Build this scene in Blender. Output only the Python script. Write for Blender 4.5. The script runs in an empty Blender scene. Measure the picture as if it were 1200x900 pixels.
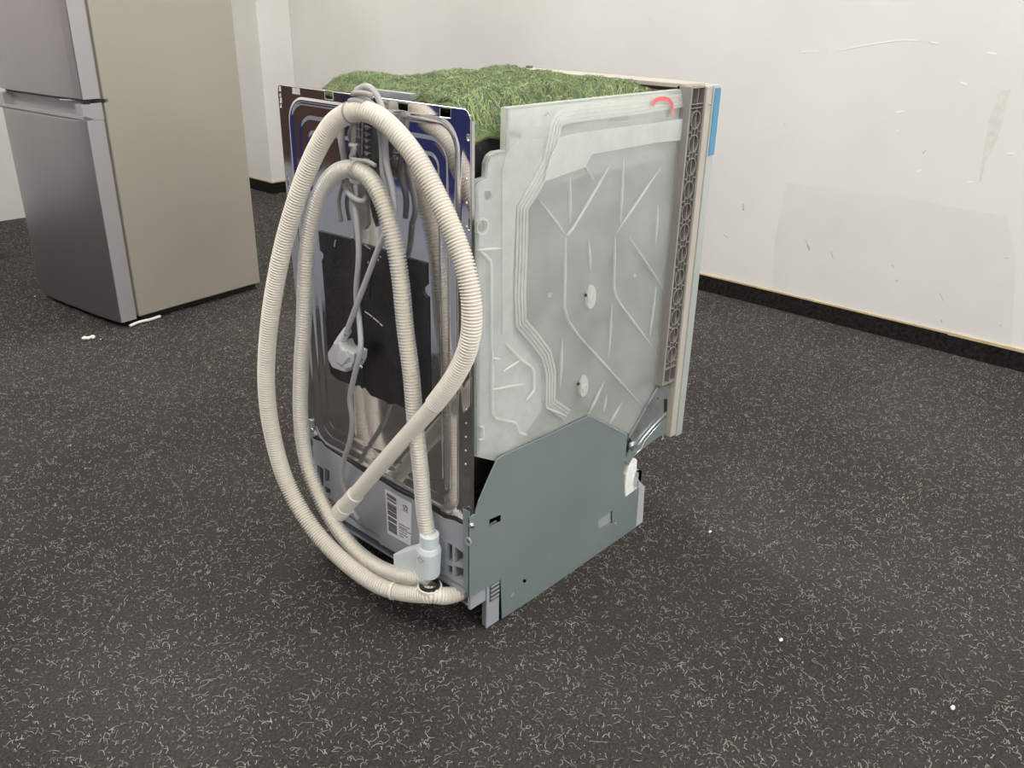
import bpy, math, random
import numpy as np
from mathutils import Vector, Matrix
from mathutils.geometry import tessellate_polygon
random.seed(4); rng = np.random.default_rng(4)
S = bpy.context.scene; C = S.collection

# ---------------------------------------------------------------- camera
CX, CY, CZ, YAW, PITCH, ROLL, F = -0.77823, -0.77214, 0.93718, 0.73048, 0.41836, 0.02148, 1014.08
fw = Vector((math.cos(YAW)*math.cos(PITCH), math.sin(YAW)*math.cos(PITCH), -math.sin(PITCH)))
r0 = fw.cross(Vector((0, 0, 1))).normalized(); u0 = r0.cross(fw)
rt = math.cos(ROLL)*r0 + math.sin(ROLL)*u0; up = -math.sin(ROLL)*r0 + math.cos(ROLL)*u0
cd = bpy.data.cameras.new('camera'); cam = bpy.data.objects.new('camera', cd); C.objects.link(cam)
cd.sensor_width = 36; cd.lens = F/1200*36; cd.clip_start = .01
cam.matrix_world = Matrix(((rt.x, up.x, -fw.x, CX), (rt.y, up.y, -fw.y, CY), (rt.z, up.z, -fw.z, CZ), (0, 0, 0, 1)))
S.camera = cam
CAM = Vector((CX, CY, CZ))

# ---------------------------------------------------------------- world, lights, exposure
S.view_settings.view_transform = 'Standard'; S.view_settings.look = 'None'
S.cycles.transparent_max_bounces = 24; S.view_settings.gamma = 1; S.view_settings.exposure = 0.0
w = bpy.data.worlds.new('world'); S.world = w; w.use_nodes = True
w.node_tree.nodes['Background'].inputs[0].default_value = (.8, .9, 1, 1); w.node_tree.nodes['Background'].inputs[1].default_value = .3
def area(loc, rot, sx, sy, power, col):
    l = bpy.data.lights.new('ceiling_panel_light', 'AREA'); l.shape = 'RECTANGLE'; l.size = sx; l.size_y = sy; l.energy = power; l.color = col
    o = bpy.data.objects.new('ceiling_panel_light', l); C.objects.link(o); o.location = loc; o.rotation_euler = rot; return o  # shared by the ceiling panels and the added window lamp
LP = [(.9, -1.5), (.9, 1.4), (-1.3, .0), (-1.3, 2.4)]
for lx, ly in LP: area((lx, ly, 2.66), (0, 0, 0), .6, 1.2, 30, (1, .985, .95))
area((-.6, -3.42, 1.55), (math.radians(90), 0, 0), 2.6, 1.5, 48, (.93, .97, 1))     # side light added as if through added_window

def pix(x, y, n, d):
    D = rt*((x-600)/F) + up*(-(y-450)/F) + fw
    n = Vector(n); return CAM + D*((d - n.dot(CAM))/n.dot(D))
def onx(x, y, d=0.): p = pix(x, y, (1, 0, 0), d); return (p.y, p.z)     # plane x = d  -> (y, z)
def ony(x, y, d=0.): p = pix(x, y, (0, 1, 0), d); return (p.x, p.z)     # plane y = d  -> (x, z)
def P3x(x, y, d): return pix(x, y, (1, 0, 0), d)
def P3y(x, y, d): return pix(x, y, (0, 1, 0), d)

# ---------------------------------------------------------------- materials
def nt(name):
    m = bpy.data.materials.new(name); m.use_nodes = True; t = m.node_tree
    return m, t, t.nodes['Principled BSDF']
def N(t, k, **kw):
    n = t.nodes.new(k)
    for a, b in kw.items():
        if a in n.inputs: n.inputs[a].default_value = b
        else: setattr(n, a, b)
    return n
def L(t, a, b): t.links.new(a, b)
def rgba(c): return (c[0], c[1], c[2], 1)
def mat(name, col, rough=.5, metal=0., var=.08, vs=12, bump=.0, bs=80, spec=.5, rv=0., **k):
    m, t, b = nt(name)
    tc = N(t, 'ShaderNodeTexCoord')
    n = N(t, 'ShaderNodeTexNoise', Scale=vs, Detail=5.); L(t, tc.outputs['Object'], n.inputs['Vector'])
    r = N(t, 'ShaderNodeValToRGB'); L(t, n.outputs['Fac'], r.inputs[0])
    r.color_ramp.elements[0].position = .3; r.color_ramp.elements[1].position = .7
    r.color_ramp.elements[0].color = rgba([c*(1-var) for c in col]); r.color_ramp.elements[1].color = rgba([min(1, c*(1+var)) for c in col])
    L(t, r.outputs[0], b.inputs['Base Color'])
    b.inputs['Roughness'].default_value = rough; b.inputs['Metallic'].default_value = metal; b.inputs['Specular IOR Level'].default_value = spec
    if rv:
        mr = N(t, 'ShaderNodeMapRange'); mr.inputs['To Min'].default_value = max(.02, rough-rv); mr.inputs['To Max'].default_value = rough+rv
        L(t, n.outputs['Fac'], mr.inputs[0]); L(t, mr.outputs[0], b.inputs['Roughness'])
    if bump:
        n2 = N(t, 'ShaderNodeTexNoise', Scale=bs, Detail=3.); L(t, tc.outputs['Object'], n2.inputs['Vector'])
        bp = N(t, 'ShaderNodeBump', Strength=bump, Distance=.002); L(t, n2.outputs['Fac'], bp.inputs['Height']); L(t, bp.outputs[0], b.inputs['Normal'])
    for a, v in k.items(): b.inputs[a.replace('_', ' ')].default_value = v
    return m

def carpet_mat():
    m, t, b = nt('needle_felt_carpet'); tc = N(t, 'ShaderNodeTexCoord')
    a = N(t, 'ShaderNodeTexNoise', Scale=230., Detail=4., Roughness=.75); L(t, tc.outputs['Object'], a.inputs['Vector'])
    big = N(t, 'ShaderNodeTexNoise', Scale=2.2, Detail=4.); L(t, tc.outputs['Object'], big.inputs['Vector'])
    r = N(t, 'ShaderNodeValToRGB'); L(t, a.outputs['Fac'], r.inputs[0])
    e = r.color_ramp.elements; e[0].position = .32; e[0].color = (.024, .021, .019, 1); e[1].position = .74; e[1].color = (.125, .115, .104, 1)
    mid = e.new(.56); mid.color = (.058, .053, .048, 1)
    mx = N(t, 'ShaderNodeMix', data_type='RGBA', blend_type='MULTIPLY'); mx.inputs[0].default_value = 1
    r2 = N(t, 'ShaderNodeValToRGB'); L(t, big.outputs['Fac'], r2.inputs[0])
    r2.color_ramp.elements[0].position = .3; r2.color_ramp.elements[0].color = (.74, .72, .70, 1); r2.color_ramp.elements[1].position = .65; r2.color_ramp.elements[1].color = (1.05, 1.05, 1.05, 1)
    L(t, r.outputs[0], mx.inputs[6]); L(t, r2.outputs[0], mx.inputs[7]); L(t, mx.outputs[2], b.inputs['Base Color'])
    b.inputs['Roughness'].default_value = .95; b.inputs['Specular IOR Level'].default_value = .15
    bp = N(t, 'ShaderNodeBump', Strength=.6, Distance=.003); L(t, a.outputs['Fac'], bp.inputs['Height']); L(t, bp.outputs[0], b.inputs['Normal'])
    return m

def wall_mat():
    # white painted wall with faint stain patches, scuffs and filler dabs fixed to the wall
    m, t, b = nt('painted_wall'); tc = N(t, 'ShaderNodeTexCoord')
    n = N(t, 'ShaderNodeTexNoise', Scale=1.6, Detail=4.); L(t, tc.outputs['Object'], n.inputs['Vector'])
    r = N(t, 'ShaderNodeValToRGB'); L(t, n.outputs['Fac'], r.inputs[0])
    r.color_ramp.elements[0].position = .3; r.color_ramp.elements[0].color = (.70, .675, .64, 1); r.color_ramp.elements[1].position = .7; r.color_ramp.elements[1].color = (.78, .765, .735, 1)
    s = N(t, 'ShaderNodeTexNoise', Scale=16., Detail=6., Roughness=.6); mp = N(t, 'ShaderNodeMapping'); mp.inputs['Scale'].default_value = (1, 1.5, .7)
    L(t, tc.outputs['Object'], mp.inputs[0]); L(t, mp.outputs[0], s.inputs['Vector'])
    sr = N(t, 'ShaderNodeValToRGB'); L(t, s.outputs['Fac'], sr.inputs[0]); sr.color_ramp.elements[0].position = .695; sr.color_ramp.elements[0].color = (0, 0, 0, 1); sr.color_ramp.elements[1].position = .74; sr.color_ramp.elements[1].color = (1, 1, 1, 1)
    sc = N(t, 'ShaderNodeMath', operation='MULTIPLY'); sc.inputs[1].default_value = .22; L(t, sr.outputs[0], sc.inputs[0])
    mx = N(t, 'ShaderNodeMix', data_type='RGBA'); L(t, sc.outputs[0], mx.inputs[0]); L(t, r.outputs[0], mx.inputs[6]); mx.inputs[7].default_value = (.36, .34, .31, 1)
    L(t, mx.outputs[2], b.inputs['Base Color']); b.inputs['Roughness'].default_value = .55; b.inputs['Specular IOR Level'].default_value = .3
    f = N(t, 'ShaderNodeTexNoise', Scale=260., Detail=2.); L(t, tc.outputs['Object'], f.inputs['Vector'])
    bp = N(t, 'ShaderNodeBump', Strength=.25, Distance=.001); L(t, f.outputs['Fac'], bp.inputs['Height']); L(t, bp.outputs[0], b.inputs['Normal'])
    return m

def milky(name, col, alpha, rough=.35, trans=.5):
    m, t, b = nt(name); out = t.nodes['Material Output']; t.nodes.remove(b)
    tc = N(t, 'ShaderNodeTexCoord'); n = N(t, 'ShaderNodeTexNoise', Scale=14., Detail=6., Roughness=.65); L(t, tc.outputs['Object'], n.inputs['Vector'])
    d = N(t, 'ShaderNodeBsdfDiffuse'); d.inputs[0].default_value = rgba(col)
    tl = N(t, 'ShaderNodeBsdfTranslucent'); tl.inputs[0].default_value = rgba(col)
    tr = N(t, 'ShaderNodeBsdfTransparent'); tr.inputs[0].default_value = (.955, .96, .955, 1)
    g = N(t, 'ShaderNodeBsdfGlossy'); g.inputs['Roughness'].default_value = rough
    m1 = N(t, 'ShaderNodeMixShader'); m1.inputs[0].default_value = trans; L(t, d.outputs[0], m1.inputs[1]); L(t, tl.outputs[0], m1.inputs[2])
    m2 = N(t, 'ShaderNodeMixShader'); mr = N(t, 'ShaderNodeMapRange'); mr.inputs['From Min'].default_value = .3; mr.inputs['From Max'].default_value = .7
    mr.inputs['To Min'].default_value = alpha-.06; mr.inputs['To Max'].default_value = alpha+.06; L(t, n.outputs['Fac'], mr.inputs[0]); L(t, mr.outputs[0], m2.inputs[0])
    L(t, tr.outputs[0], m2.inputs[1]); L(t, m1.outputs[0], m2.inputs[2])
    m3 = N(t, 'ShaderNodeMixShader'); m3.inputs[0].default_value = .05; L(t, m2.outputs[0], m3.inputs[1]); L(t, g.outputs[0], m3.inputs[2])
    L(t, m3.outputs[0], out.inputs[0]); return m

def mirror_steel():
    m, t, b = nt('polished_stainless'); tc = N(t, 'ShaderNodeTexCoord')
    b.inputs['Metallic'].default_value = 1; b.inputs['Base Color'].default_value = (.66, .65, .66, 1)
    n = N(t, 'ShaderNodeTexNoise', Scale=60., Detail=5., Roughness=.7); L(t, tc.outputs['Object'], n.inputs['Vector'])
    mr = N(t, 'ShaderNodeMapRange'); mr.inputs['From Min'].default_value = .35; mr.inputs['From Max'].default_value = .8; mr.inputs['To Min'].default_value = .05; mr.inputs['To Max'].default_value = .16
    L(t, n.outputs['Fac'], mr.inputs[0]); L(t, mr.outputs[0], b.inputs['Roughness'])
    n2 = N(t, 'ShaderNodeTexNoise', Scale=5., Detail=2.); L(t, tc.outputs['Object'], n2.inputs['Vector'])
    bp = N(t, 'ShaderNodeBump', Strength=.12, Distance=.01); L(t, n2.outputs['Fac'], bp.inputs['Height']); L(t, bp.outputs[0], b.inputs['Normal'])
    return m

M = dict(
    carpet=carpet_mat(), wall=wall_mat(), steel=mirror_steel(),
    fibre=mat('light_carpet_fibre', (.30, .285, .255), .8, vs=40, var=.55),
    skirt=mat('dark_carpet_skirting', (.016, .015, .013), .95, bump=.8, bs=300, vs=90, var=.6, spec=.1),
    wood=mat('raw_wood_edge', (.55, .42, .25), .7, vs=20, var=.2),
    ceil=mat('white_ceiling_tile', (.8, .8, .78), .8),
    fridge_side=mat('beige_grey_painted_steel', (.375, .345, .285), .42, vs=3, var=.03, bump=.12, bs=500),
    fridge_door=mat('brushed_stainless_door', (.38, .355, .37), .30, .88, vs=2, var=.04),
    fridge_edge=mat('satin_door_edge', (.42, .39, .395), .5, .25, var=.02),
    gasket=mat('grey_door_gasket', (.18, .165, .13), .6), black=mat('black_plastic', (.012, .012, .012), .5),
    galv=mat('galvanised_steel', (.265, .31, .305), .45, .4, vs=5, var=.05, bump=.12, bs=600),
    galv_edge=mat('bare_cut_steel_edge', (.6, .62, .62), .3, .7),
    galv_shiny=mat('shiny_galvanised_steel', (.42, .46, .45), .3, .75, vs=30, var=.2, rv=.1),
    base=mat('grey_base_plastic', (.33, .34, .36), .45, vs=8, var=.06), base_dark=mat('shaded_plastic_interior', (.07, .07, .075), .7),  # base_dark: painted vent shade, and the rail's own dark plastic
    bitumen=mat('black_bitumen', (.017, .016, .016), .55, vs=30, var=.5, bump=.6, bs=160), tub=mat('black_tub_coating', (.020, .018, .016), .6, bump=.4, bs=200, var=.3),
    felt=mat('green_grey_side_panel', (.14, .175, .162), .8, vs=9, var=.1),
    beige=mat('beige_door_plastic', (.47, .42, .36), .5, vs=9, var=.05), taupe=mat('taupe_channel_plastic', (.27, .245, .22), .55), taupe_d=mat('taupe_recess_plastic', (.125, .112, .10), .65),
    outer=mat('pale_grey_door_skin', (.48, .50, .47), .35, .2, var=.03), blue=mat('blue_protective_film', (.09, .27, .42), .45, var=.05),
    hose=mat('cream_corrugated_plastic', (.70, .64, .55), .42, vs=20, var=.05, spec=.4), hose_s=mat('pale_cuff_plastic', (.74, .70, .60), .4, var=.04),
    inner=mat('cream_inner_hose', (.86, .72, .50), .5, var=.04), sleeve=milky('translucent_ribbed_sleeve', (.86, .86, .86), .40, .25, .3),
    cord=mat('grey_power_cord', (.38, .375, .37), .45, var=.03), plug=mat('light_grey_plug', (.48, .48, .47), .45, var=.04), clip=mat('grey_plastic_clip', (.34, .31, .29), .5),
    metal=mat('nickel_pin', (.7, .7, .7), .25, 1), jacket=milky('milky_polypropylene', (.84, .85, .80), .31, .35, .2), ridge=milky('milky_polypropylene_ridge', (.90, .90, .85), .40, .35, .2), thin=milky('milky_polypropylene_thin', (.85, .86, .84), .10, .35, .2), backing=milky('milky_polypropylene_backing', (.83, .84, .82), .85, .35, .1),
    valve=milky('frosted_valve_housing', (.86, .91, .91), .80, .3, .2), red=mat('red_marker_ink', (.75, .16, .17), .5, vs=200, var=.25), foam=mat('white_foam', (.82, .82, .76), .9, vs=60, var=.12, bump=.6, bs=150),
    paper=mat('white_sticker_paper', (.74, .72, .75), .5, var=.02), ink=mat('dark_sticker_ink', (.06, .055, .06), .5),
    moss=mat('green_fibre_felt', (.17, .21, .095), .95, vs=22, var=.3, bump=1., bs=260, spec=.1),
    moss_a=mat('pale_green_fibre', (.28, .33, .145), .9, vs=18, var=.3, spec=.1), moss_b=mat('dark_green_fibre', (.115, .175, .11), .9, vs=18, var=.35, spec=.1), moss_c=mat('yellow_green_fibre', (.46, .48, .24), .9, vs=30, var=.3, spec=.1),
    cab=mat('pale_blue_grey_laminate', (.46, .49, .58), .6), brown=mat('brown_cardboard', (.085, .045, .035), .8), navy=mat('navy_blue_plastic', (.02, .03, .16), .5),
    shoe=mat('dark_grey_shoe', (.06, .065, .06), .6), lamp=None)
m, t, b = nt('lit_lamp_panel'); b.inputs['Emission Color'].default_value = (1, .98, .94, 1); b.inputs['Emission Strength'].default_value = 4; M['lamp'] = m
m, t, b = nt('daylit_window_pane'); b.inputs['Emission Color'].default_value = (.9, .96, 1, 1); b.inputs['Emission Strength'].default_value = 2.5; M['pane'] = m

# ---------------------------------------------------------------- mesh helpers
class MB:
    def __init__(s): s.v = []; s.f = []
    def add(s, v, f):
        o = len(s.v); s.v += [tuple(p) for p in v]; s.f += [tuple(i+o for i in q) for q in f]; return s
    def box(s, x0, x1, y0, y1, z0, z1):
        v = [(x, y, z) for x in (x0, x1) for y in (y0, y1) for z in (z0, z1)]
        return s.add(v, [(0, 1, 3, 2), (4, 6, 7, 5), (0, 4, 5, 1), (2, 3, 7, 6), (0, 2, 6, 4), (1, 5, 7, 3)])
    def prism(s, axis, poly, a, b, holes=()):
        # polygon(s) in the plane across `axis` ('x': (y,z); 'y': (x,z); 'z': (x,y)), extruded from a to b
        def P(q, t): return {'x': (t, q[0], q[1]), 'y': (q[0], t, q[1]), 'z': (q[0], q[1], t)}[axis]
        loops = [list(poly)] + [list(h) for h in holes]
        tri = tessellate_polygon([[Vector((q[0], q[1], 0)) for q in l] for l in loops])
        allp = [q for l in loops for q in l]; n = len(allp)
        v = [P(q, a) for q in allp] + [P(q, b) for q in allp]
        f = [tuple(t) for t in tri] + [tuple(i+n for i in reversed(t)) for t in tri]
        o = 0
        for l in loops:
            k = len(l)
            for i in range(k): j = (i+1) % k; f.append((o+i, o+j, n+o+j, n+o+i))
            o += k
        return s.add(v, f)
    def tube(s, path, rad, seg=12, cap=True):
        path = [Vector(p) for p in path]; n = len(path); rad = rad if hasattr(rad, '__len__') else [rad]*n
        T = [(path[min(i+1, n-1)] - path[max(i-1, 0)]).normalized() for i in range(n)]
        u = T[0].orthogonal().normalized(); v = []; f = []
        for i in range(n):
            u = (u - T[i]*u.dot(T[i])).normalized(); w_ = T[i].cross(u)
            for k in range(seg):
                a = 2*math.pi*k/seg; v.append(path[i] + (u*math.cos(a) + w_*math.sin(a))*rad[i])
        for i in range(n-1):
            for k in range(seg): k2 = (k+1) % seg; f.append((i*seg+k, i*seg+k2, (i+1)*seg+k2, (i+1)*seg+k))
        if cap: f.append(tuple(range(seg-1, -1, -1))); f.append(tuple((n-1)*seg+k for k in range(seg)))
        return s.add(v, f)
    def ring(s, c, axis, r1, r2, h, seg=20):
        # hollow ring, axis direction vector, from c to c+axis*h
        c = Vector(c); a = Vector(axis).normalized(); u = a.orthogonal().normalized(); w_ = a.cross(u); v = []
        for (r, t) in ((r1, 0), (r2, 0), (r2, h), (r1, h)):
            for k in range(seg): g = 2*math.pi*k/seg; v.append(c + a*t + (u*math.cos(g) + w_*math.sin(g))*r)
        f = []
        for j in range(4):
            for k in range(seg): k2 = (k+1) % seg; j2 = (j+1) % 4; f.append((j*seg+k, j*seg+k2, j2*seg+k2, j2*seg+k))
        return s.add(v, f)
    def ball(s, c, r, sc=(1, 1, 1), a=10, b=6):
        v = [(c[0], c[1], c[2]-r*sc[2])]
        for i in range(1, b):
            ph = -math.pi/2 + math.pi*i/b
            for k in range(a): g = 2*math.pi*k/a; v.append((c[0]+r*sc[0]*math.cos(ph)*math.cos(g), c[1]+r*sc[1]*math.cos(ph)*math.sin(g), c[2]+r*sc[2]*math.sin(ph)))
        v.append((c[0], c[1], c[2]+r*sc[2])); f = []
        for k in range(a): f.append((0, 1+(k+1) % a, 1+k)); f.append((len(v)-1, 1+(b-2)*a+k, 1+(b-2)*a+(k+1) % a))
        for i in range(b-2):
            for k in range(a): k2 = (k+1) % a; f.append((1+i*a+k, 1+i*a+k2, 1+(i+1)*a+k2, 1+(i+1)*a+k))
        return s.add(v, f)
    def build(s, name, m, parent=None, smooth=False, bevel=0., seg=2, solid=0.):
        me = bpy.data.meshes.new(name); me.from_pydata(s.v, [], s.f); me.update()
        import bmesh
        b = bmesh.new(); b.from_mesh(me); bmesh.ops.recalc_face_normals(b, faces=b.faces); b.to_mesh(me); b.free()
        me.materials.append(m)
        if smooth: me.polygons.foreach_set('use_smooth', [True]*len(me.polygons))
        o = bpy.data.objects.new(name, me); C.objects.link(o)
        if parent: o.parent = parent; o.matrix_parent_inverse = Matrix.Translation(-Vector(origin(parent)))
        if bevel:
            bv = o.modifiers.new('b', 'BEVEL'); bv.width = bevel; bv.segments = seg; bv.limit_method = 'ANGLE'; bv.angle_limit = math.radians(40)
        if solid: sm = o.modifiers.new('s', 'SOLIDIFY'); sm.thickness = solid; sm.offset = 0
        return o
def origin(o):
    v = Vector(o.location)
    while o.parent:
        if o.type == 'EMPTY' or o.parent.type == 'EMPTY': v = v if o.type == 'EMPTY' else Vector(o.parent.location)
        o = o.parent
    return v
def sub(name, mb, m, par, **k):
    # parts are modelled in world coordinates; every parent mesh sits so that its children keep them
    o = mb.build(name, m, None, **k); o.parent = par
    base = par
    while base.parent: base = base.parent
    if par.type == 'EMPTY': o.matrix_parent_inverse = Matrix.Translation(-par.location)
    return o
def tag(o, label, cat, group=None):
    o['label'] = label; o['category'] = cat
    if group: o['group'] = group
    return o
def thing(name, label, cat, loc=(0, 0, 0), group=None):
    o = bpy.data.objects.new(name, None); C.objects.link(o); o.location = loc; o.empty_display_size = .1; return tag(o, label, cat, group)
def struct(name, mb, m, **k):
    o = mb.build(name, m, **k); o['kind'] = 'structure'; return o
def spline(pts, step):
    pts = [Vector(p) for p in pts]; P = [pts[0]*2-pts[1]] + pts + [pts[-1]*2-pts[-2]]; out = []
    for i in range(1, len(P)-2):
        p0, p1, p2, p3 = P[i-1:i+3]
        for k in range(24):
            t = k/24; out.append(.5*((2*p1) + (p2-p0)*t + (2*p0-5*p1+4*p2-p3)*t*t + (-p0+3*p1-3*p2+p3)*t**3))
    out.append(pts[-1])
    for _ in range(6): out = [out[0]] + [(out[i-1]+out[i]*2+out[i+1])/4 for i in range(1, len(out)-1)] + [out[-1]]
    res = [out[0]]; acc = 0.
    for a, b_ in zip(out, out[1:]):
        l = (b_-a).length
        while acc + l >= step:
            t = (step-acc)/l; a = a.lerp(b_, t); res.append(a); l = (b_-a).length; acc = 0.
        acc += l
    return res
def rect(a, b): return [(a[0], a[1]), (b[0], a[1]), (b[0], b[1]), (a[0], b[1])]
def circle(c, r, n=14, sy=1.): return [(c[0]+r*math.cos(2*math.pi*k/n), c[1]+r*sy*math.sin(2*math.pi*k/n)) for k in range(n)]
def strips(centres, normal_up, lens, wid, curl, segs=4, surf=None):
    # many thin curled ribbons at once, as one mesh (numpy)
    n = len(centres); ang = rng.uniform(0, 2*np.pi, n); k = rng.normal(0, curl, n)
    ts = np.linspace(-.5, .5, segs+1); V = np.zeros((n, segs+1, 2, 3)); x = np.zeros(n); y = np.zeros(n); a = ang.copy()
    px, py = [x.copy()], [y.copy()]
    for s_ in range(segs):
        a = a + k/segs + rng.normal(0, .35, n); x = x + np.cos(a)*lens/segs; y = y + np.sin(a)*lens/segs; px.append(x.copy()); py.append(y.copy())
    z0 = rng.uniform(.0006, .0028, n)
    for s_ in range(segs+1):
        j = min(s_, segs-1); dx = px[j+1]-px[j]; dy = py[j+1]-py[j]; l = np.hypot(dx, dy)+1e-9; wx = -dy/l*wid/2; wy = dx/l*wid/2
        h = z0 + .0016*math.sin(math.pi*s_/segs)
        for e, sg in enumerate((-1, 1)):
            V[:, s_, e, 0] = centres[:, 0]+px[s_]+wx*sg; V[:, s_, e, 1] = centres[:, 1]+py[s_]+wy*sg
            V[:, s_, e, 2] = centres[:, 2]+h
    if surf is not None:
        V[..., 2] = surf(V[..., 0], V[..., 1]) + (V[..., 2]-centres[:, 2][:, None, None])*1.5
    base = (np.arange(n)*(segs+1)*2)[:, None]; q = np.array([[2*i, 2*i+1, 2*i+3, 2*i+2] for i in range(segs)])
    Fc = (base[:, None, :]+q[None]).reshape(-1, 4)
    return V.reshape(-1, 3), Fc
def np_mesh(name, V, Fc, m):
    me = bpy.data.meshes.new(name); me.vertices.add(len(V)); me.vertices.foreach_set('co', V.astype(np.float32).ravel())
    me.loops.add(Fc.size); me.loops.foreach_set('vertex_index', Fc.astype(np.int32).ravel())
    me.polygons.add(len(Fc)); me.polygons.foreach_set('loop_start', np.arange(0, Fc.size, 4, dtype=np.int32))
    me.update(calc_edges=True); me.materials.append(m); o = bpy.data.objects.new(name, me); C.objects.link(o); return o

# ---------------------------------------------------------------- the room
XB, XP, YP, YL = 1.886, 1.70, 3.12, 3.42
fl = struct('floor', MB().box(-3, 2.2, -3.5, 3.7, -.1, 0), M['carpet'])
struct('ceiling', MB().box(-3, 2.2, -3.5, 3.7, 2.7, 2.8), M['ceil'])
struct('wall_back', MB().box(XB, XB+.15, -3.5, 3.7, 0, 2.7), M['wall'])
struct('wall_left', MB().box(-3, XB, YL, YL+.15, 0, 2.7), M['wall'])
struct('wall_pillar', MB().box(XP, XB, YP, YL, 0, 2.7), M['wall'], bevel=.004)
wr = MB(); wr.box(-3, -1.9, -3.6, -3.5, 0, 2.7); wr.box(.7, XB, -3.6, -3.5, 0, 2.7); wr.box(-1.9, .7, -3.6, -3.5, 0, .8); wr.box(-1.9, .7, -3.6, -3.5, 2.3, 2.7)
struct('wall_right', wr, M['wall']); struct('wall_rear', MB().box(-3.15, -3, -3.5, 3.7, 0, 2.7), M['wall'])
wn = struct('window_1', MB().box(-1.9, .7, -3.6, -3.57, .8, 2.3), M['pane'])  # unseen window added for side light, its pane glows
fr = MB()
for x in (-1.9, -.62, .65): fr.box(x, x+.05, -3.57, -3.5, .8, 2.3)
for z in (.8, 2.25): fr.box(-1.9, .7, -3.57, -3.5, z, z+.05)
sub('window_frame', fr, M['wall'], wn)
for i, (lx, ly) in enumerate(LP):
    struct('trim_%d' % (i+1), MB().box(lx-.3, lx+.3, ly-.6, ly+.6, 2.675, 2.7), M['lamp'])  # unseen glowing lamp panels on the ceiling
# skirting: dark carpet strips with a raw wood edge on top
def skirt(name, x0, x1, y0, y1, h, t_=.006):
    o = struct(name, MB().box(x0, x1, y0, y1, 0, h), M['skirt'])
    return o
s1 = skirt('baseboard_back', XB-.008, XB, -.12, YP, .056); sub('wood_edge', MB().box(XB-.006, XB, -.12, YP, .056, .061), M['wood'], s1)
s2 = skirt('baseboard_right', XB-.011, XB, -3.5, -.12, .054); sub('wood_edge', MB().box(XB-.007, XB, -3.5, -.12, .054, .062), M['wood'], s2)
s3 = skirt('baseboard_pillar', XP-.008, XP, YP, YL, .056); sub('wood_edge', MB().box(XP-.006, XP, YP, YL, .056, .061), M['wood'], s3)
s4 = skirt('baseboard_pillar_side', XP-.008, XB-.008, YP-.008, YP, .056); sub('wood_edge', MB().box(XP-.006, XB-.006, YP-.006, YP, .056, .061), M['wood'], s4)
# dabs of filler, scratches, stains and a faint darker patch on the back wall
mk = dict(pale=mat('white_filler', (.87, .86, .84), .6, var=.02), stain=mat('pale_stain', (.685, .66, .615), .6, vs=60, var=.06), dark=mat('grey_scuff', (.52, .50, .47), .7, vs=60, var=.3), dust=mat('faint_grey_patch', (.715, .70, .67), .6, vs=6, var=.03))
def onw(x, y): p = pix(x, y, (1, 0, 0), XB-.0005); return (p.y, p.z)
def wallmark(name, pts, m, t0=.0004, w_=None):
    for q in pts:
        o = MB().prism('x', [onw(*p) for p in q], XB-t0, XB).build(name, m); o.parent = bpy.data.objects['wall_back']
def line(p, q, w_): 
    d = math.hypot(q[0]-p[0], q[1]-p[1]); nx, ny = -(q[1]-p[1])/d*w_/2, (q[0]-p[0])/d*w_/2
    return [(p[0]+nx, p[1]+ny), (q[0]+nx, q[1]+ny), (q[0]-nx, q[1]-ny), (p[0]-nx, p[1]-ny)]
wallmark('filler_dab', [line((938, 61), (958, 60), 1), line((985, 59), (1010, 54), .9), line((1010, 54), (1040, 49), 1.2), line((1040, 49), (1058, 47), .9), line((1058, 47), (1076, 47.5), .9), line((1091, 50), (1099, 51), 1.6), line((1157, 62), (1167, 63), 2), line((1125, 97), (1133, 99), 2.4), line((1050, 132), (1059, 130), 2.4), line((1180, 180), (1189, 181), 1.6), line((1134, 213), (1141, 213), 1.4), line((1050, 154), (1053, 152), 1.4), line((1075, 201), (1080, 199), 1.3)], mk['pale'], .0008)
wallmark('scuff_mark', [line((1081, 180), (1085, 176), 1.8), line((944, 281), (949, 294), 1.8), line((1101, 343), (1106, 353), 1), line((1050, 330), (1052, 328), 3), line((1172, 380), (1173, 383), 1.5), line((974, 295), (976, 303), 1.2), line((1102, 374), (1104, 378), 1.2), line((871, 239), (871, 247), 1.6), line((848, 275), (853, 279), .9), line((1045, 310), (1048, 313), 1.2), line((1177, 302), (1182, 303), 1)], mk['dark'])
wallmark('stain', [[(1172, 106), (1185, 104), (1178, 130), (1168, 165), (1155, 190), (1150, 212), (1147, 214), (1152, 180), (1160, 140)]], mk['stain'], .0003)
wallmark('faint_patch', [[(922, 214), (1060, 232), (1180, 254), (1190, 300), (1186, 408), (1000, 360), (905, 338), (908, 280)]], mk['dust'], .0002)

# carpet fibres: a curled light fibre is a few millimetres long; denser near the machine and along the aisle in view
n = 125000
cs = np.stack([rng.uniform(-.9, XB-.02, n*2), rng.uniform(-.9, YL, n*2), np.zeros(n*2)], 1)
d_ = cs[:, :2] - np.array([CX, CY]); az = np.degrees(np.arctan2(d_[:, 1], d_[:, 0])); az = (az - math.degrees(YAW) + 180) % 360 - 180
cs = cs[(np.abs(az) < 48)][:n]
V, Fc = strips(cs, None, np.clip(rng.exponential(.0045, len(cs))+.002, .002, .016), .00075, 1.8, 4)
o = np_mesh('carpet_fibres', V, Fc, M['fibre']); o.parent = fl; o['kind'] = 'stuff'

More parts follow.
